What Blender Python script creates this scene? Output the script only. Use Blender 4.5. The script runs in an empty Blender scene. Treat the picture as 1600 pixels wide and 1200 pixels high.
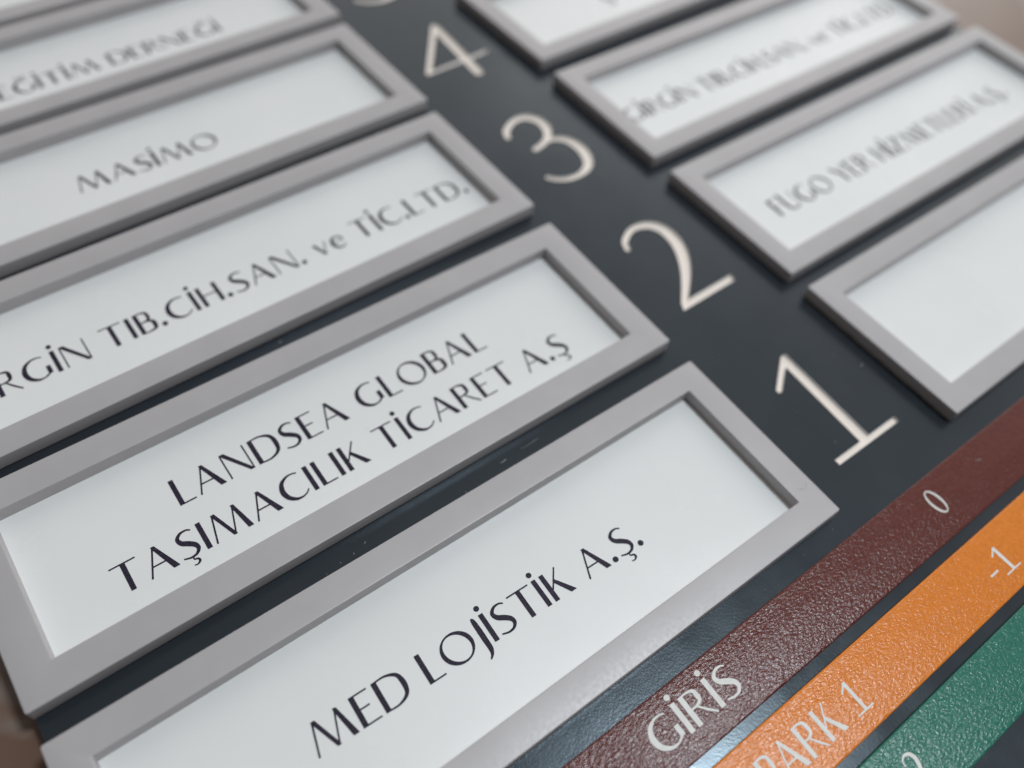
import bpy, bmesh, math, random
import numpy as np
from mathutils import Matrix, Vector

scene = bpy.context.scene
COL = scene.collection
MM = 0.001
H0 = 1.40                       # height of the sign's origin on the wall

def W(x, y, z=0.0):             # sign millimetres (x right, y up, z out of the wall) -> world metres
    return Vector((x*MM, -z*MM, y*MM + H0))

# ------------------------------------------------------------------ camera
cam_d = bpy.data.cameras.new('camera')
cam = bpy.data.objects.new('camera', cam_d)
COL.objects.link(cam)
CAM = (44.0798, -86.3917, 205.8062)
R = [[0.801498343523471, -0.591584619263213, 0.08733867173441304],
     [-0.4406371896155748, -0.6829938452784998, -0.5825446544595332],
     [0.40427623286166625, 0.42842390871995967, -0.8080926196793854]]
def dirw(v): return Vector((v[0], -v[2], v[1]))
rx, uy, bz = dirw(R[0]), -dirw(R[1]), -dirw(R[2])
m = Matrix((rx, uy, bz)).transposed().to_4x4()
m.translation = W(*CAM)
cam.matrix_world = m
cam_d.sensor_width = 36.0
cam_d.lens = 1313.457/1600*36.0
cam_d.clip_start = 0.01
cam_d.clip_end = 50
cam_d.dof.use_dof = True
cam_d.dof.focus_distance = 0.218
cam_d.dof.aperture_fstop = cam_d.lens/6.0
scene.camera = cam
scene.render.resolution_x, scene.render.resolution_y = 1024, 768

# ------------------------------------------------------------------ world: soft indoor surround
world = bpy.data.worlds.new('World')
scene.world = world
world.use_nodes = True
wn = world.node_tree
wn.nodes.clear()
def N(t, kind, **kw):
    n = t.nodes.new(kind)
    for k, v in kw.items(): setattr(n, k, v)
    return n
o = N(wn, 'ShaderNodeOutputWorld'); bg = N(wn, 'ShaderNodeBackground')
tc = N(wn, 'ShaderNodeTexCoord'); sp = N(wn, 'ShaderNodeVectorMath', operation='DOT_PRODUCT')
sp.inputs[1].default_value = (0.68, 0.46, 0.57)
mr = N(wn, 'ShaderNodeMapRange'); cr = N(wn, 'ShaderNodeValToRGB')
mr.inputs['From Min'].default_value = -1; mr.inputs['From Max'].default_value = 1
cr.color_ramp.elements[0].position = 0.25; cr.color_ramp.elements[0].color = (0.06, 0.053, 0.048, 1)
cr.color_ramp.elements[1].position = 0.95; cr.color_ramp.elements[1].color = (1.06, 1.01, 0.96, 1)
e = cr.color_ramp.elements.new(0.60); e.color = (0.455, 0.435, 0.42, 1)
wn.links.new(tc.outputs['Generated'], sp.inputs[0]); wn.links.new(sp.outputs['Value'], mr.inputs['Value'])
wn.links.new(mr.outputs[0], cr.inputs[0]); wn.links.new(cr.outputs[0], bg.inputs['Color'])
bg.inputs['Strength'].default_value = 1.34
wn.links.new(bg.outputs[0], o.inputs[0])

# ------------------------------------------------------------------ lamps
def area(name, pos, target, sx, sy, power, col):
    d = bpy.data.lights.new(name, 'AREA'); d.shape = 'RECTANGLE'; d.size, d.size_y = sx, sy
    d.energy = power; d.color = col
    ob = bpy.data.objects.new(name, d); COL.objects.link(ob)
    ob.location = W(*pos)
    ob.rotation_euler = (W(*target) - W(*pos)).to_track_quat('-Z', 'Y').to_euler()
    return ob
area('ceiling_light', (1650, 1000, 560), (180, 60, 0), 1.3, 1.0, 4.0, (1.0, 0.99, 0.97))
area('window_light', (530, -200, 1310), (120, -90, 0), 0.22, 0.26, 10.2, (0.86, 0.94, 1.0))

vs = scene.view_settings
vs.view_transform = 'Standard'; vs.look = 'None'; vs.exposure = 0.06; vs.gamma = 1.0
vs.use_curve_mapping = False
scene.render.engine = 'CYCLES'

# ------------------------------------------------------------------ materials
def mat(name):
    mt = bpy.data.materials.new(name); mt.use_nodes = True
    t = mt.node_tree
    return mt, t, t.nodes['Principled BSDF']
def coords(t): return N(t, 'ShaderNodeTexCoord').outputs['Object']
def noise(t, vec, scale, detail=3, rough=0.5, dist=0.0):
    n = N(t, 'ShaderNodeTexNoise'); n.inputs['Scale'].default_value = scale
    n.inputs['Detail'].default_value = detail; n.inputs['Roughness'].default_value = rough
    n.inputs['Distortion'].default_value = dist
    t.links.new(vec, n.inputs['Vector']); return n.outputs['Fac']
def ramp(t, fac, stops):
    n = N(t, 'ShaderNodeValToRGB'); els = n.color_ramp.elements
    while len(els) < len(stops): els.new(0.5)
    for e_, (p, c) in zip(els, stops):
        e_.position = p; e_.color = (*c, 1) if len(c) == 3 else c
    t.links.new(fac, n.inputs[0]); return n.outputs['Color']
def rng(t, fac, a, b, c, d):
    n = N(t, 'ShaderNodeMapRange')
    for k, v in zip(('From Min', 'From Max', 'To Min', 'To Max'), (a, b, c, d)): n.inputs[k].default_value = v
    t.links.new(fac, n.inputs['Value']); return n.outputs[0]
def bump(t, h, strength, dist):
    n = N(t, 'ShaderNodeBump'); n.inputs['Strength'].default_value = strength
    n.inputs['Distance'].default_value = dist
    t.links.new(h, n.inputs['Height']); return n.outputs['Normal']
def mixc(t, fac, a, b):
    n = N(t, 'ShaderNodeMix', data_type='RGBA')
    for s, v in ((n.inputs[0], fac), (n.inputs[6], a), (n.inputs[7], b)):
        if isinstance(v, (tuple, list)): s.default_value = (*v, 1)
        elif isinstance(v, (int, float)): s.default_value = v
        else: t.links.new(v, s)
    return n.outputs[2]
def specks(t, vec, scale, size, seed=0.0):          # sparse dust: 1 where a speck sits
    v = N(t, 'ShaderNodeTexVoronoi'); v.inputs['Scale'].default_value = scale
    mp = N(t, 'ShaderNodeMapping'); mp.inputs['Location'].default_value = (seed, seed*1.7, seed*.3)
    t.links.new(vec, mp.inputs['Vector']); t.links.new(mp.outputs[0], v.inputs['Vector'])
    a = N(t, 'ShaderNodeMath', operation='LESS_THAN'); a.inputs[1].default_value = size
    t.links.new(v.outputs['Distance'], a.inputs[0])
    b = N(t, 'ShaderNodeSeparateColor'); t.links.new(v.outputs['Color'], b.inputs[0])
    c = N(t, 'ShaderNodeMath', operation='GREATER_THAN'); c.inputs[1].default_value = 0.80
    t.links.new(b.outputs[0], c.inputs[0])
    d = N(t, 'ShaderNodeMath', operation='MULTIPLY')
    t.links.new(a.outputs[0], d.inputs[0]); t.links.new(c.outputs[0], d.inputs[1])
    return d.outputs[0]

# satin silver frame
M_FRAME, t, b = mat('satin_silver')
v = coords(t)
b.inputs['Metallic'].default_value = 0.16; b.inputs['Specular IOR Level'].default_value = 0.30
nz = noise(t, v, 60, 3)
fb = mixc(t, rng(t, specks(t, v, 70, 0.02, 5.0), 0, 1, 0, 0.5), ramp(t, nz, [(0.3, (0.418, 0.402, 0.408)), (0.7, (0.448, 0.432, 0.438))]), (0.7, 0.7, 0.68))
t.links.new(fb, b.inputs['Base Color'])
t.links.new(rng(t, noise(t, v, 900, 2), 0.3, 0.7, 0.40, 0.48), b.inputs['Roughness'])
t.links.new(bump(t, noise(t, v, 2600, 2), 0.02, 0.0001), b.inputs['Normal'])

# printed card
M_CARD, t, b = mat('white_card')
v = coords(t)
base = ramp(t, noise(t, v, 35, 3), [(0.3, (0.755, 0.765, 0.76)), (0.7, (0.785, 0.79, 0.787))])
base = mixc(t, rng(t, specks(t, v, 130, 0.035, 3.0), 0, 1, 0, 0.45), base, (0.35, 0.34, 0.36))
t.links.new(base, b.inputs['Base Color'])
b.inputs['Roughness'].default_value = 0.42
b.inputs['Coat Weight'].default_value = 0.35
t.links.new(rng(t, noise(t, v, 22, 4, 0.6, 0.6), 0.3, 0.7, 0.10, 0.34), b.inputs['Coat Roughness'])
t.links.new(bump(t, noise(t, v, 16, 2), 0.5, 0.0012), b.inputs['Coat Normal'])
t.links.new(bump(t, noise(t, v, 1800, 3), 0.04, 0.0002), b.inputs['Normal'])

# inkjet lettering
M_INK, t, b = mat('purple_black_ink')
v = coords(t)
t.links.new(ramp(t, noise(t, v, 5200, 1, 0.4), [(0.35, (0.010, 0.007, 0.018)), (0.62, (0.026, 0.019, 0.040)), (0.78, (0.10, 0.085, 0.125))]), b.inputs['Base Color'])
b.inputs['Roughness'].default_value = 0.55
b.inputs['Specular IOR Level'].default_value = 0.2

# dark panel
M_PANEL, t, b = mat('anthracite_panel')
v = coords(t)
base = ramp(t, noise(t, v, 14, 3), [(0.3, (0.019, 0.024, 0.030)), (0.7, (0.027, 0.031, 0.038))])
base = mixc(t, rng(t, specks(t, v, 190, 0.045, 1.0), 0, 1, 0, 0.35), base, (0.30, 0.31, 0.32))
t.links.new(base, b.inputs['Base Color'])
b.inputs['Specular IOR Level'].default_value = 0.5; b.inputs['Specular Tint'].default_value = (0.74, 0.90, 1.0, 1)
t.links.new(rng(t, noise(t, v, 90, 4), 0.3, 0.7, 0.17, 0.25), b.inputs['Roughness'])
t.links.new(bump(t, noise(t, v, 1700, 4), 0.12, 0.0002), b.inputs['Normal'])

# engraved numeral: cream floor, pale cut walls
M_CREAM, t, b = mat('cream_inlay')
v = coords(t)
t.links.new(ramp(t, noise(t, v, 3500, 2), [(0.35, (0.86, 0.76, 0.68)), (0.65, (0.92, 0.83, 0.76))]), b.inputs['Base Color'])
b.inputs['Roughness'].default_value = 0.6
M_CUT, t, b = mat('pale_cut_edge')
v = coords(t)
t.links.new(ramp(t, noise(t, v, 2500, 2), [(0.35, (0.68, 0.71, 0.72)), (0.65, (0.78, 0.80, 0.80))]), b.inputs['Base Color'])
b.inputs['Roughness'].default_value = 0.45

# textured colour strips
def strip_mat(name, c0, c1):
    mt, t, b = mat(name); v = coords(t)
    t.links.new(ramp(t, noise(t, v, 1200, 2), [(0.3, c0), (0.7, c1)]), b.inputs['Base Color'])
    b.inputs['Roughness'].default_value = 0.22; b.inputs['Specular IOR Level'].default_value = 0.42
    mp = N(t, 'ShaderNodeMapping'); mp.inputs['Scale'].default_value = (0.75, 1, 1.25)
    t.links.new(v, mp.inputs['Vector'])
    n1 = noise(t, mp.outputs[0], 1250, 3, 0.5, 0.3)
    t.links.new(bump(t, n1, 1.0, 0.00022), b.inputs['Normal'])
    return mt
M_BROWN = strip_mat('textured_brown', (0.082, 0.010, 0.005), (0.114, 0.015, 0.008))
M_ORANGE = strip_mat('textured_orange', (0.64, 0.175, 0.008), (0.74, 0.215, 0.014))
M_GREEN = strip_mat('textured_green', (0.009, 0.125, 0.085), (0.015, 0.165, 0.112))
M_WHITE, t, b = mat('white_lettering')
v = coords(t)
t.links.new(ramp(t, noise(t, v, 900, 2), [(0.3, (0.66, 0.66, 0.63)), (0.7, (0.74, 0.74, 0.71))]), b.inputs['Base Color'])
b.inputs['Roughness'].default_value = 0.5

# polished brown stone wall
M_WALL, t, b = mat('brown_stone')
v = coords(t)
n1 = noise(t, v, 7, 6, 0.6, 1.2)
base = ramp(t, n1, [(0.25, (0.115, 0.064, 0.040)), (0.5, (0.155, 0.092, 0.064)), (0.75, (0.20, 0.135, 0.105))])
vein = ramp(t, noise(t, v, 3.2, 5, 0.6, 2.5), [(0.47, (0, 0, 0)), (0.50, (1, 1, 1)), (0.53, (0, 0, 0))])
base = mixc(t, rng(t, vein, 0, 1, 0, 0.35), base, (0.34, 0.31, 0.29))
t.links.new(base, b.inputs['Base Color'])
b.inputs['Roughness'].default_value = 0.28

M_TAPE, t, b = mat('foam_tape')
v = coords(t)
t.links.new(ramp(t, noise(t, v, 800, 2), [(0.3, (0.05, 0.05, 0.042)), (0.7, (0.09, 0.09, 0.075))]), b.inputs['Base Color'])
b.inputs['Roughness'].default_value = 0.8
M_LINT, t, b = mat('pale_lint')
v = coords(t)
t.links.new(ramp(t, noise(t, v, 900, 2), [(0.3, (0.45, 0.45, 0.44)), (0.7, (0.62, 0.62, 0.60))]), b.inputs['Base Color'])
b.inputs['Roughness'].default_value = 0.8

# ------------------------------------------------------------------ helpers
def link(name, me, mats, parent=None, loc=None):
    ob = bpy.data.objects.new(name, me); COL.objects.link(ob)
    for mt in (mats if isinstance(mats, (list, tuple)) else [mats]): me.materials.append(mt)
    if parent is not None: ob.parent = parent
    if loc is not None: ob.location = loc
    return ob
def tag(ob, label=None, cat=None, group=None, kind=None):
    for k, x in (('label', label), ('category', cat), ('group', group), ('kind', kind)):
        if x: ob[k] = x
    return ob
def L(x, y, z): return (x*MM, -z*MM, y*MM)          # local millimetres -> local metres
def smooth(me, ang=35):
    me.polygons.foreach_set('use_smooth', [True]*len(me.polygons))
    me.set_sharp_from_angle(angle=math.radians(ang))
def rrect(w, h, d, r, n=5):                           # rounded rectangle inset by d, centred, ccw
    x, y = w/2-d, h/2-d; pts = []
    for cx, cy, a0 in ((x-r, y-r, 0), (-x+r, y-r, 90), (-x+r, -y+r, 180), (x-r, -y+r, 270)):
        for i in range(n):
            a = math.radians(a0 + 90*i/(n-1)); pts.append((cx+r*math.cos(a), cy+r*math.sin(a)))
    return pts
def loops_mesh(name, loops, cap_first=False, cap_last=False, ang=35):
    vs_, fs = [], []; n = len(loops[0])
    for lp in loops: vs_ += [L(*p) for p in lp]
    for i in range(len(loops)-1):
        for j in range(n):
            k = (j+1) % n
            fs.append((i*n+j, i*n+k, (i+1)*n+k, (i+1)*n+j))
    if cap_first: fs.append(tuple(range(n))[::-1])
    if cap_last: fs.append(tuple((len(loops)-1)*n+j for j in range(n)))
    me = bpy.data.meshes.new(name); me.from_pydata(vs_, [], fs); me.update()
    bm = bmesh.new(); bm.from_mesh(me); bmesh.ops.recalc_face_normals(bm, faces=bm.faces); bm.to_mesh(me); bm.free()
    smooth(me, ang); return me

# ------------------------------------------------------------------ lettering: glyph outlines from distance fields
class Glyph:
    def __init__(s, adv): s.adv = adv; s.f = []
    def poly(s, pts):                                  # convex polygon
        P = np.array(pts, float); ar = sum(P[i][0]*P[(i+1) % len(P)][1]-P[(i+1) % len(P)][0]*P[i][1] for i in range(len(P)))
        if ar < 0: P = P[::-1]
        def f(X, Y):
            d = np.full_like(X, -1e9)
            for i in range(len(P)):
                a, c = P[i], P[(i+1) % len(P)]; e_ = c-a; n = np.array([e_[1], -e_[0]])/np.hypot(*e_)
                d = np.maximum(d, (X-a[0])*n[0]+(Y-a[1])*n[1])
            return d
        s.f.append((f, P.min(0), P.max(0))); return s
    def rect(s, x0, y0, x1, y1): return s.poly([(x0, y0), (x1, y0), (x1, y1), (x0, y1)])
    def st(s, x0, y0, x1, y1, w): return s.poly([(x0-w/2, y0), (x0+w/2, y0), (x1+w/2, y1), (x1-w/2, y1)])
    def ln(s, x0, y0, x1, y1, w):
        d = np.array([x1-x0, y1-y0], float); d /= np.hypot(*d); n = np.array([-d[1], d[0]])*w/2
        return s.poly([(x0+n[0], y0+n[1]), (x0-n[0], y0-n[1]), (x1-n[0], y1-n[1]), (x1+n[0], y1+n[1])])
    def dot(s, x, y, r):
        s.f.append((lambda X, Y: np.hypot(X-x, Y-y)-r, np.array([x-r, y-r]), np.array([x+r, y+r]))); return s
    def ring(s, cx, cy, a, b_, ia, ib, tilt=0):
        c, sn = math.cos(tilt), math.sin(tilt)
        def f(X, Y):
            x, y = X-cx, Y-cy; u, w = x*c+y*sn, -x*sn+y*c
            o_ = (np.hypot(x/a, y/b_)-1)*min(a, b_); i_ = (np.hypot(u/ia, w/ib)-1)*min(ia, ib)
            return np.maximum(o_, -i_)
        s.f.append((f, np.array([cx-a, cy-b_]), np.array([cx+a, cy+b_]))); return s
    def br(s, pts, k=14):                              # brush along a smooth path of (x, y, width)
        P = np.array(pts, float); Q = np.vstack([2*P[0]-P[1], P, 2*P[-1]-P[-2]]); out = []
        for i in range(1, len(Q)-2):
            p0, p1, p2, p3 = Q[i-1:i+3]
            for u in np.linspace(0, 1, k, endpoint=False):
                out.append(.5*((2*p1)+(p2-p0)*u+(2*p0-5*p1+4*p2-p3)*u*u+(3*p1-p0-3*p2+p3)*u**3))
        out.append(P[-1]); S = np.array(out)
        def f(X, Y):
            d = np.full_like(X, 1e9)
            for (x, y, w), (x2, y2, w2) in zip(S[:-1], S[1:]):
                ex, ey = x2-x, y2-y; l2 = ex*ex+ey*ey+1e-12
                tt = np.clip(((X-x)*ex+(Y-y)*ey)/l2, 0, 1)
                d = np.minimum(d, np.hypot(X-x-tt*ex, Y-y-tt*ey)-(w+(w2-w)*tt)/2)
            return d
        m_ = S[:, 2].max(); s.f.append((f, S[:, :2].min(0)-m_, S[:, :2].max(0)+m_)); return s
    def contours(s, res, grow=0.0):
        lo = np.min([a for _, a, _ in s.f], 0)-res*3; hi = np.max([a for _, _, a in s.f], 0)+res*3
        xs = np.arange(lo[0], hi[0]+res, res)+res*.137; ys = np.arange(lo[1], hi[1]+res, res)+res*.211
        X, Y = np.meshgrid(xs, ys, indexing='ij'); F = np.full_like(X, 1e9)
        for f, _, _ in s.f: F = np.minimum(F, f(X, Y))
        F -= grow; F[np.abs(F) < 1e-7] = 1e-7
        I = F < 0
        mix = (I[:-1, :-1].astype(int)+I[1:, :-1]+I[:-1, 1:]+I[1:, 1:]) % 4 != 0
        nxt = {}; pos = {}
        def ep(i, j, ax):
            k = (i, j, ax)
            if k not in pos:
                i2, j2 = (i+1, j) if ax == 0 else (i, j+1)
                a = F[i, j]/(F[i, j]-F[i2, j2])
                pos[k] = (xs[i]+(xs[i2]-xs[i])*a, ys[j]+(ys[j2]-ys[j])*a)
            return k
        for i, j in zip(*np.nonzero(mix)):
            c = [I[i, j], I[i+1, j], I[i+1, j+1], I[i, j+1]]
            E_ = [(i, j, 0), (i+1, j, 1), (i, j+1, 0), (i, j, 1)]
            ins, outs = [], []
            for q in range(4):
                a, b_ = c[q], c[(q+1) % 4]
                if a and not b_: outs.append(q)
                elif b_ and not a: ins.append(q)
            for a in outs:                             # keep the inside on the left
                b_ = min(ins, key=lambda z: (a-z) % 4) if len(ins) > 1 else ins[0]
                nxt[ep(*E_[a])] = ep(*E_[b_])
        res_ = []
        while nxt:
            k0 = next(iter(nxt)); k = k0; lp = []
            while k in nxt:
                lp.append(pos[k]); k = nxt.pop(k)
            if len(lp) < 4: continue
            out = []
            n = len(lp); last = lp[-1]
            for q in range(n):                         # drop nearly collinear points
                p, nx = lp[q], lp[(q+1) % n]
                a = (p[0]-last[0], p[1]-last[1]); b_ = (nx[0]-p[0], nx[1]-p[1])
                la, lb = math.hypot(*a), math.hypot(*b_)
                if lb < res*.08: continue
                cr_ = abs(a[0]*b_[1]-a[1]*b_[0])/(la*lb+1e-12)
                if cr_ > 0.05 or la > res*6: out.append(p); last = p
            if len(out) >= 3: res_.append(out)
        return res_

def fill(contours):                                    # flat fill of closed contours -> verts, faces
    cu = bpy.data.curves.new('outline', 'CURVE'); cu.dimensions = '2D'; cu.fill_mode = 'FRONT'
    for c in contours:
        sp_ = cu.splines.new('POLY'); sp_.points.add(len(c)-1)
        for p, q in zip(sp_.points, c): p.co = (q[0], q[1], 0, 1)
        sp_.use_cyclic_u = True
    ob = bpy.data.objects.new('outline', cu); me = bpy.data.meshes.new_from_object(ob)
    vs_ = [tuple(q.co[:2]) for q in me.vertices]; fs = [tuple(p.vertices) for p in me.polygons]
    bpy.data.objects.remove(ob); bpy.data.curves.remove(cu); bpy.data.meshes.remove(me)
    return vs_, fs

T, th = 0.168, 0.052
def stem(g, x=0.09): return g.st(x, 0, x, 1, T)
def bowl(g, x, y0, y1, r, w=T):
    h = y1-y0; m_ = (y0+y1)/2
    return g.br([(x, y1-th/2, th), (x+(r-x)*.45, y1-th/2, th*1.3), (x+(r-x)*.82, y1-h*.18, w*.72), (r-w*.45, m_, w),
                 (x+(r-x)*.82, y0+h*.18, w*.72), (x+(r-x)*.45, y0+th/2, th*1.3), (x, y0+th/2, th)])
def S_(g, x=0):
    return g.br([(x+.58, .91, th), (x+.46, .965, th*1.2), (x+.26, .945, .09), (x+.11, .80, .13), (x+.17, .62, .165), (x+.35, .50, .18),
                 (x+.52, .36, .165), (x+.56, .20, .13), (x+.44, .06, .09), (x+.24, .025, th*1.3), (x+.03, .08, th)])
def C_(g):
    return g.br([(.80, .93, th), (.66, .97, th*1.1), (.44, .955, .08), (.20, .80, .14), (.10, .52, .185), (.17, .24, .165),
                 (.38, .06, .11), (.60, .03, .065), (.78, .09, th), (.88, .18, th)])
def build_glyphs():
    G = {}
    def new(c, adv): G[c] = Glyph(adv); return G[c]
    stem(new('I', .18))
    stem(new('İ', .18)).dot(.09, 1.21, .095)
    stem(new('L', .58)).rect(.05, 0, .58, th)
    stem(new('E', .62)).rect(.05, 0, .62, th).rect(.05, .5, .48, .5+th).rect(.05, 1-th, .60, 1)
    stem(new('F', .56)).rect(.05, .48, .46, .48+th).rect(.05, 1-th, .56, 1)
    new('T', .84).st(.42, 0, .42, 1, T).rect(0, 1-th, .84, 1)
    stem(stem(new('H', .84)), .75).rect(.1, .5, .75, .5+th)
    bowl(stem(new('D', .94)), .09, 0, 1, .94)
    bowl(bowl(stem(new('B', .68)), .09, 0, .55, .68, .17), .09, .50, 1, .58, .14)
    bowl(stem(new('P', .62)), .09, .46, 1, .62, .15)
    bowl(stem(new('R', .78)), .09, .48, 1, .62, .15).br([(.36, .48, th), (.55, .24, .075), (.76, .015, .06)])
    stem(new('K', .84)).ln(.17, .38, .64, 1, .055).poly([(.30, .60), (.40, .67), (.86, .0), (.64, .0)])
    new('A', .94).ln(.03, 0, .43, .99, .06).poly([(.36, 1), (.49, 1), (.94, 0), (.73, 0)]).rect(.15, .33, .74, .33+th)
    new('M', 1.30).ln(.03, 0, .27, .98, .06).poly([(.22, 1), (.36, 1), (.73, 0), (.60, 0)]).ln(.67, .02, .98, .98, .055).poly([(.92, 1), (1.04, 1), (1.30, 0), (1.11, 0)])
    new('N', .92).st(.05, 0, .05, 1, .055).poly([(.02, 1), (.20, 1), (.895, 0), (.74, 0)]).st(.87, 0, .87, 1, .055)
    S_(new('S', .64))
    S_(new('Ş', .64)).br([(.30, .02, .05), (.29, -.07, .05), (.40, -.11, .07), (.42, -.20, .08), (.32, -.27, .05), (.22, -.26, .04)])
    new('O', 1.12).ring(.56, .49, .56, .52, .405, .47, .62)
    C_(new('C', .90))
    for c in 'GĞ':
        C_(new(c, .96)).rect(.80, .12, .96, .47).ln(.70, .055, .90, .16, .07)
    G['Ğ'].br([(.33, 1.28, .05), (.40, 1.17, .08), (.54, 1.13, .09), (.68, 1.17, .08), (.75, 1.28, .05)])
    new('J', .26).br([(.15, 1, .07), (.165, .9, .15), (.17, .6, .18), (.17, .2, .18), (.165, -.08, .16), (.11, -.25, .10), (.0, -.36, .05)])
    new('U', .84).br([(.09, 1, T), (.09, .6, T), (.10, .28, .17), (.22, .07, .12), (.45, .03, .07), (.68, .09, .06), (.78, .32, .055), (.78, .6, .055), (.78, 1, .055)])
    new('Y', .84).poly([(0, 1), (.19, 1), (.50, .45), (.36, .42)]).ln(.44, .44, .82, 1, .055).st(.43, 0, .43, .5, .17)
    new('Z', .80).rect(.04, 1-th, .78, 1).poly([(.58, 1), (.78, 1), (.20, 0), (0, 0)]).rect(0, 0, .80, th)
    new('v', .60).poly([(0, .66), (.15, .66), (.37, 0), (.26, 0)]).ln(.31, .02, .57, .66, .05)
    new('e', .62).br([(.04, .36, .05), (.30, .375, .04), (.56, .38, .05), (.52, .56, .09), (.34, .645, .07), (.15, .56, .12), (.08, .34, .15), (.16, .12, .13), (.36, .03, .07), (.56, .12, .05)])
    new('.', .20).dot(.10, .09, .105)
    new('-', .44).rect(0, .30, .42, .30+th*1.4)
    new('0', .68).ring(.34, .49, .34, .52, .22, .47, .05)
    new('1', .80).ln(.10, .76, .42, .98, .06).st(.42, 0, .42, 1, .14).rect(0, 0, .80, th)
    new('2', .74).br([(.06, .76, .05), (.12, .90, .055), (.30, .97, .07), (.48, .90, .12), (.54, .72, .15), (.46, .50, .14), (.28, .24, .10), (.06, .03, .06)]).rect(.02, 0, .74, .075)
    new(' ', .42)
    return G
GLY = build_glyphs()
_cache = {}
def glyph_fill(c):
    if c not in _cache:
        cs = GLY[c].contours(.016) if GLY[c].f else []
        _cache[c] = fill(cs) if cs else ([], [])
    return _cache[c]

def lettering(text, x0, y0, x1, y1, cap, z, lift=0.05):
    """one line of text from (x0,y0) to (x1,y1) in mm: a thin raised film"""
    width = math.hypot(x1-x0, y1-y0); adv = sum(GLY[c].adv for c in text)*cap
    gaps = max(1, sum(1 for c in text if c != ' ')-1); sx = 1.0
    sx = min(1.08, max(.80, (width-.13*cap*gaps)/adv)); tr = (width-adv*sx)/gaps
    d = ((x1-x0)/width, (y1-y0)/width); vs_, fs, x = [], [], 0.0
    for c in text:
        v_, f_ = glyph_fill(c); k = len(vs_)
        for (px, py) in v_:
            u, w = x+px*cap*sx, py*cap
            vs_.append(L(x0+u*d[0]-w*d[1], y0+u*d[1]+w*d[0], z+lift))
        fs += [tuple(q+k for q in p) for p in f_]
        x += GLY[c].adv*cap*sx + (0 if c == ' ' else tr)
    me = bpy.data.meshes.new('lettering'); me.from_pydata(vs_, [], fs); me.update()
    return me

# ------------------------------------------------------------------ setting: stone wall
ZP, ZB = -5.0, -11.0                                   # panel face, panel back = wall face
me = bpy.data.meshes.new('wall')
x0, x1, y0, y1, zb = -700, 1200, -700, 1100, ZB-60
pts = [(x, y, z) for z in (zb, ZB-0.02) for x, y in ((x0, y0), (x1, y0), (x1, y1), (x0, y1))]
me.from_pydata([L(*p) for p in pts], [], [(4, 5, 6, 7), (3, 2, 1, 0), (0, 1, 5, 4), (1, 2, 6, 5), (2, 3, 7, 6), (3, 0, 4, 7)])
me.update()
tag(link('wall', me, M_WALL, loc=W(0, 0, 0)), kind='structure')

# ------------------------------------------------------------------ the dark panel with engraved numerals
def numeral_shapes():
    out = []
    g = Glyph(0).br([(220.3, -23.2, 1.3), (226, -19.0, 1.4), (231.6, -14.9, 1.5)]).poly([(229.7, -16.0), (232.9, -14.3), (231.4, -51.8), (227.8, -51.8)]).rect(215.7, -52.5, 244.0, -51.2)
    out.append(('1', g))
    g = Glyph(0).br([(219.7, 50.6, 1.5), (221.6, 54.2, 1.5), (227.6, 57.4, 1.8), (234.0, 56.3, 3.0), (237.6, 52.0, 4.0), (237.9, 45.6, 4.3),
                     (235.8, 39.3, 4.0), (231.8, 33.1, 3.3), (226.8, 27.5, 2.5), (219.4, 20.4, 1.6)]).poly([(217.6, 18.6), (242.3, 19.2), (243.0, 21.4), (219.0, 21.0)])
    out.append(('2', g))
    g = Glyph(0).br([(219.3, 122.5, 1.8), (221.4, 126.3, 1.9), (227.4, 129.6, 2.1), (233.0, 129.1, 3.0), (236.4, 125.0, 3.6), (236.2, 119.2, 3.2), (233.0, 114.6, 2.2), (228.8, 112.4, 1.8), (224.3, 111.2, 1.7)])
    g.br([(231.8, 113.2, 1.5), (235.2, 112.4, 2.0), (238.6, 109.9, 3.0), (240.4, 104.8, 3.8), (239.9, 98.9, 3.8), (236.9, 93.7, 2.9), (231.7, 91.0, 2.0), (225.5, 91.0, 1.8), (221.3, 92.9, 1.7), (218.6, 95.5, 1.6)])
    out.append(('3', g))
    g = Glyph(0).br([(215.2, 172.9, 1.6), (226, 187.2, 1.7), (236.0, 200.6, 1.7)]).br([(236.2, 200.2, 3.2), (235.2, 181, 3.5), (234.0, 163.6, 3.5)]).br([(214.9, 172.6, 1.25), (230, 173.4, 1.25), (245.6, 174.3, 1.25)])
    out.append(('4', g))
    g = Glyph(0).br([(216.8, 234.2, 1.8), (220.6, 231.0, 1.9), (227.4, 229.2, 2.2), (234.4, 231.6, 3.2), (238.2, 238.0, 4.0), (237.0, 245.6, 3.6), (231.0, 249.6, 2.4), (224.6, 249.8, 1.8), (220.8, 248.4, 1.6)])
    g.br([(220.9, 248.4, 1.5), (222.2, 258, 1.5), (223.6, 267.0, 1.5)]).br([(223.6, 267.0, 2.2), (231, 267.2, 2.4), (239.0, 267.6, 2.2)])
    out.append(('5', g))
    return out
PX0, PX1, PY0, PY1 = 0.4, 461.0, -152.0, 350.0
NUMS = [(c, g.contours(.30, .34)) for c, g in numeral_shapes()]
outer = [(PX0, PY0), (PX1, PY0), (PX1, PY1), (PX0, PY1)]
v_, f_ = fill([outer]+[c for _, cs in NUMS for c in cs])
vs_ = [L(x, y, ZP) for x, y in v_]; k = len(vs_)
rim = [(PX0, PY0), (PX1, PY0), (PX1, PY1), (PX0, PY1)]
vs_ += [L(x, y, ZP) for x, y in rim]+[L(x, y, ZB) for x, y in rim]
fs = list(f_)+[(k+i, k+4+i, k+4+(i+1) % 4, k+(i+1) % 4) for i in range(4)]+[(k+7, k+6, k+5, k+4)]
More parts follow.
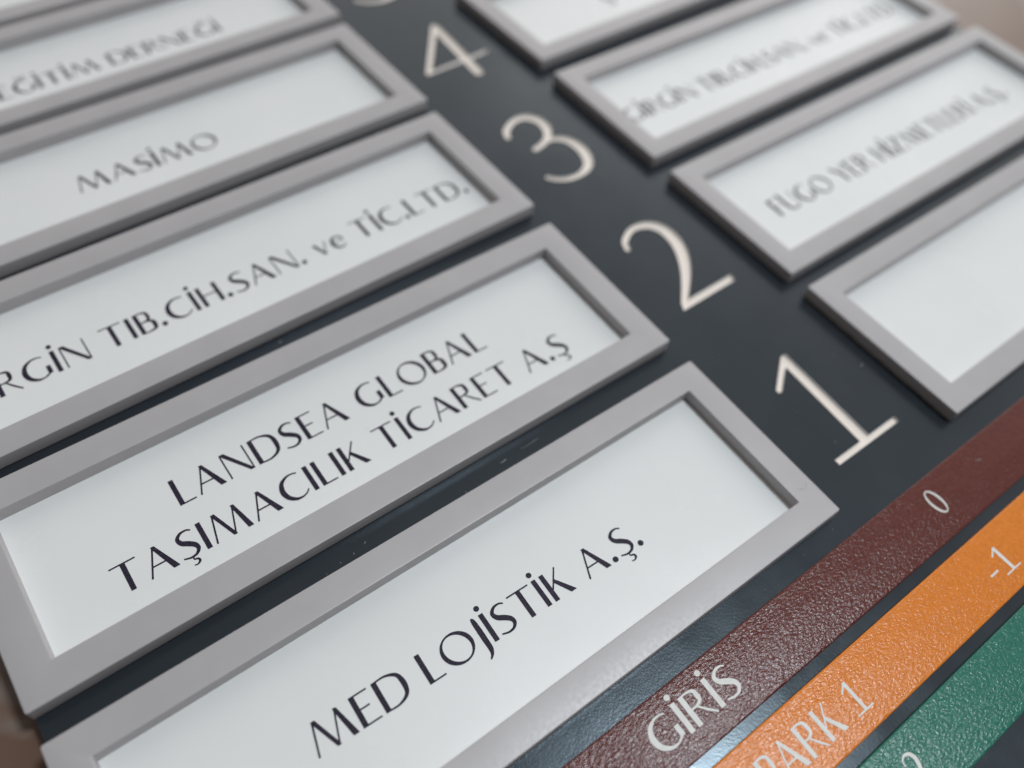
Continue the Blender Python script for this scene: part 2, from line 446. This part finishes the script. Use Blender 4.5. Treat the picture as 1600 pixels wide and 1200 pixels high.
me = bpy.data.meshes.new('directory_panel'); me.from_pydata(vs_, [], fs); me.update()
panel = link('directory_panel', me, M_PANEL, loc=W(0, 0, 0))
tag(panel, 'dark anthracite directory board with engraved cream numerals on stone wall', 'sign board')
DEPTH = 0.9
for c, cs in NUMS:
    v_, f_ = fill(cs); zf = ZP-DEPTH
    vs_ = [L(x, y, zf) for x, y in v_]; fs = list(f_); mi = [0]*len(fs)
    for lp in cs:
        k = len(vs_); n = len(lp)
        vs_ += [L(x, y, ZP) for x, y in lp]+[L(x, y, zf) for x, y in lp]
        for i in range(n):
            j = (i+1) % n; fs.append((k+i, k+j, k+n+j, k+n+i)); mi.append(1)
    me = bpy.data.meshes.new('numeral'); me.from_pydata(vs_, [], fs); me.update()
    nb = link('numeral', me, [M_CREAM, M_CUT], panel)
    me.polygons.foreach_set('material_index', mi)
    nb['label'] = 'cream numeral %s engraved in the dark board' % c

# ------------------------------------------------------------------ framed name plates
ZS = -3.0
ZC = -4.55                                             # card face
def frame_mesh(w, h, bd):
    prof = [(0.5, ZP+0.02, .5), (0.0, ZP+0.45, .6), (0, -.22, .6), (.05, -.09, .6), (.16, -.02, .5), (.34, .0, .4), (bd*.5, .02, .3), (bd-.32, .0, .2),
            (bd-.15, -.02, .2), (bd-.04, -.08, .2), (bd, -.19, .2), (bd, ZP+.05, .2)]
    return loops_mesh('frame', [[(x, y, z) for x, y in rrect(w, h, d, r)] for d, z, r in prof], ang=28)
def card_mesh(w, h, bd):
    lo = [[(x, y, z) for x, y in rrect(w, h, bd-.6, .3, 2)] for z in (ZP+.06, ZC)]
    return loops_mesh('insert_card', lo, cap_first=True, cap_last=True, ang=20)
GRP = 'framed name plates on the directory board'
def plate(cx, cy, w, h, rot, bd, lines, label):
    r = bpy.data.objects.new('name_plate', None); COL.objects.link(r)
    r.empty_display_size = .01
    r.location = W(cx, cy, 0); r.rotation_euler = (0, -math.radians(rot), 0)
    tag(r, label, 'name plate', GRP)
    link('frame', frame_mesh(w, h, bd), M_FRAME, r)
    card = link('insert_card', card_mesh(w, h, bd), M_CARD, r)
    a = math.radians(-rot)
    def loc(x, y): return ((x-cx)*math.cos(a)-(y-cy)*math.sin(a), (x-cx)*math.sin(a)+(y-cy)*math.cos(a))
    for text, ax, ay, bx_, by_, cap in lines:
        p, q = loc(ax, ay), loc(bx_, by_)
        link('lettering', lettering(text, *p, *q, cap, ZC), M_INK, card)
    return r

plate(100.0, -31.7, 200, 62.9, -.25, 8.4, [('MED LOJİSTİK A.Ş.', 48.7, -36.2, 148.0, -38.6, 8.2)],
      'silver framed name plate with one dark line of lettering, left of numeral 1')
plate(100.0, 40.3, 200.4, 63.2, .1, 9.1, [('LANDSEA GLOBAL', 49.6, 41.2, 151.4, 41.1, 8.8), ('TAŞIMACILIK TİCARET A.Ş', 27.2, 25.6, 173.3, 25.3, 8.6)],
      'silver framed name plate with two dark lines of lettering, left of numeral 2')
plate(100.0, 111.2, 200.6, 62.4, 1.3, 8.8, [('GİRGİN TIB.CİH.SAN. ve TİC.LTD.', 10.6, 101.0, 188.0, 104.1, 8.9)],
      'silver framed name plate with a long line of lettering, left of numeral 3')
plate(100.0, 180.0, 200.4, 61.6, 1.8, 8.8, [('MASİMO', 71.4, 172.3, 123.0, 172.8, 8.6)],
      'silver framed name plate with one short word, left of numeral 4')
plate(100.0, 246.3, 200.0, 59.0, 2.4, 8.6, [('EĞİTİM DERNEĞİ', 64.6, 235.7, 155.4, 239.5, 8.4)],
      'silver framed name plate with two words, left of numeral 5')
plate(100.0, 310.4, 200.0, 60.0, 2.4, 8.6, [],
      'silver framed name plate showing only its bottom rail, above numeral 5 row')
plate(359.0, -30.6, 202, 62.9, .25, 8.6, [], 'silver framed name plate with empty white card, right of numeral 1')
plate(358.8, 39.6, 203, 62.6, .4, 8.6, [('FUGO YER HİZMETLERİ A.Ş.', 281.6, 32.4, 433.0, 32.2, 8.9)],
      'silver framed name plate with blurred lettering, right of numeral 2')
plate(358.0, 111.0, 202.4, 62.4, .3, 8.6, [('GİRGİN TIB.CİH.SAN. ve TİC.LTD.', 268.8, 103.4, 444.0, 103.6, 8.9)],
      'silver framed name plate with faint long lettering, right of numeral 3')
plate(357.6, 185.0, 202, 62.0, 1.6, 8.6, [('S', 317.5, 175.6, 323.6, 175.9, 8.9)],
      'silver framed name plate with pale card, right of numeral 4')

# ------------------------------------------------------------------ squeezed-out adhesive under the right-hand frames, dust and lint
def adhesive(parent, w, h, seed):
    rnd = random.Random(seed); vs_, fs = [], []
    n = 46
    for i in range(n+1):
        y = -h/2+1.0+(h-2.0)*i/n
        o_ = 0.12+0.10*math.sin(i*.9+seed)+rnd.uniform(-.05, .12)+(0.35 if i > n-7 else 0)
        for x, z in ((.5, ZP+.02), (-o_, ZP+.05), (-o_*.8, ZP+.55+rnd.uniform(-.1, .25)), (.5, ZP+1.0)):
            vs_.append(L(-w/2+x, y, z))
    for i in range(n):
        for j in range(3): fs.append((i*4+j, i*4+j+1, i*4+j+5, i*4+j+4))
    me = bpy.data.meshes.new('adhesive_bead'); me.from_pydata(vs_, [], fs); me.update(); smooth(me, 60)
    link('adhesive_bead', me, M_TAPE, parent)
for i, r in enumerate([ob for ob in COL.objects if ob.name.startswith('name_plate')]):
    if r.location.x > .3: adhesive(r, 202, 62.4, i*1.7+1)

def fibre(bm, pts, rad):
    prev = None
    for i, p in enumerate(pts):
        p = Vector(p); q = Vector(pts[min(i+1, len(pts)-1)])-Vector(pts[max(i-1, 0)])
        q.normalize(); a = q.cross(Vector((0, 0, 1))); a.normalize(); c = q.cross(a)
        rr = rad*(0.5 if i in (0, len(pts)-1) else 1)
        ring = [bm.verts.new(L(*(p+a*math.cos(t_)*rr+c*math.sin(t_)*rr))) for t_ in (0, 2.09, 4.19)]
        if prev:
            for j in range(3): bm.faces.new((prev[j], prev[(j+1) % 3], ring[(j+1) % 3], ring[j]))
        prev = ring
bm = bmesh.new(); rnd = random.Random(7)
def lint(x, y, z, ln, ang, bend=0.3, rad=.05):
    pts = []
    for i in range(6):
        a = math.radians(ang)+bend*(i-2.5)*.5; s_ = (i-2.5)/5*ln
        pts.append((x+s_*math.cos(a), y+s_*math.sin(a), z+rad*.8))
    fibre(bm, pts, rad)
for (x, y, z, ln, ang, bend, rad) in ((141.5, 5.0, ZP, 6.0, 3, .02, .035), (131, 4.4, ZP, 2.2, 5, .1, .07), (85, 4.6, ZP, 1.0, 40, .3, .04), (81, 3.6, ZP, .8, 70, .3, .04),
        (196.6, -53.0, .05, 4.2, 10, .45, .05), (153.5, 37.5, ZC, 2.6, 60, .8, .03), (193.0, -2.6, .05, 1.6, 20, .1, .07), (252, -31.5, ZP, 1.5, 30, .5, .10),
        (252, -76.5, ZS, 2.0, -30, .1, .10), (60, 74.6, ZP, 1.4, 30, .2, .08), (98, 77.8, ZP, 1.2, 60, .2, .08), (104, 35.3, ZC, 1.6, 10, .2, .03)):
    lint(x, y, z, ln, ang, bend, rad)
for i in range(34):
    x, y = rnd.uniform(60, 255), rnd.uniform(-68, 130)
    inpl = 0 < x < 201
    if inpl: y = rnd.choice([rnd.uniform(1.5, 6.5), rnd.uniform(-68, -65.5), rnd.uniform(73.5, 76)])
    lint(x, y, ZP, rnd.uniform(.2, .5), rnd.uniform(0, 180), .2, rnd.uniform(.03, .06))
me = bpy.data.meshes.new('dust'); bm.to_mesh(me); bm.free()
tag(link('dust', me, M_LINT, loc=W(0, 0, 0)), 'pale dust and lint scattered over the dark board', 'dust', kind='stuff')

# ------------------------------------------------------------------ textured colour strips
ZS = -3.0
def strip(y0, y1, material, texts, label):
    w, h = PX1-PX0-.6, y1-y0
    prof = [(0, ZP+.02, .6), (0, ZS-.35, .6), (.08, ZS-.14, .6), (.25, ZS-.03, .5), (.5, ZS, .4)]
    me = loops_mesh('sign_strip', [[(x, y, z) for x, y in rrect(w, h, d, r)] for d, z, r in prof], cap_first=True, cap_last=True, ang=30)
    cx, cy = (PX0+PX1)/2, (y0+y1)/2
    s = link('sign_strip', me, material, loc=W(cx, cy, 0))
    tag(s, label, 'sign strip', 'coloured strips under the name plates')
    for text, ax, ay, bx_, by_, cap in texts:
        link('lettering', lettering(text, ax-cx, ay-cy, bx_-cx, by_-cy, cap, ZS, .06), M_WHITE, s)
strip(-88.0, -70.4, M_BROWN, [('GİRİS', 113.9, -82.8, 142.0, -82.9, 8.1), ('0', 226.3, -81.8, 232.0, -81.6, 7.8)],
      'dark brown textured strip with white lettering under the framed plates')
strip(-108.7, -91.2, M_ORANGE, [('PARK 1', 130.6, -104.4, 166.6, -104.5, 8.2), ('-1', 221.9, -104.3, 233.1, -104.3, 7.7)],
      'orange textured strip with white lettering between brown and green strips')
strip(-128.6, -112.0, M_GREEN, [('PARK 2', 129.6, -124.8, 166.2, -124.8, 8.2), ('-2', 221.9, -124.8, 233.1, -124.8, 7.7)],
      'green textured strip with white lettering below the orange strip')
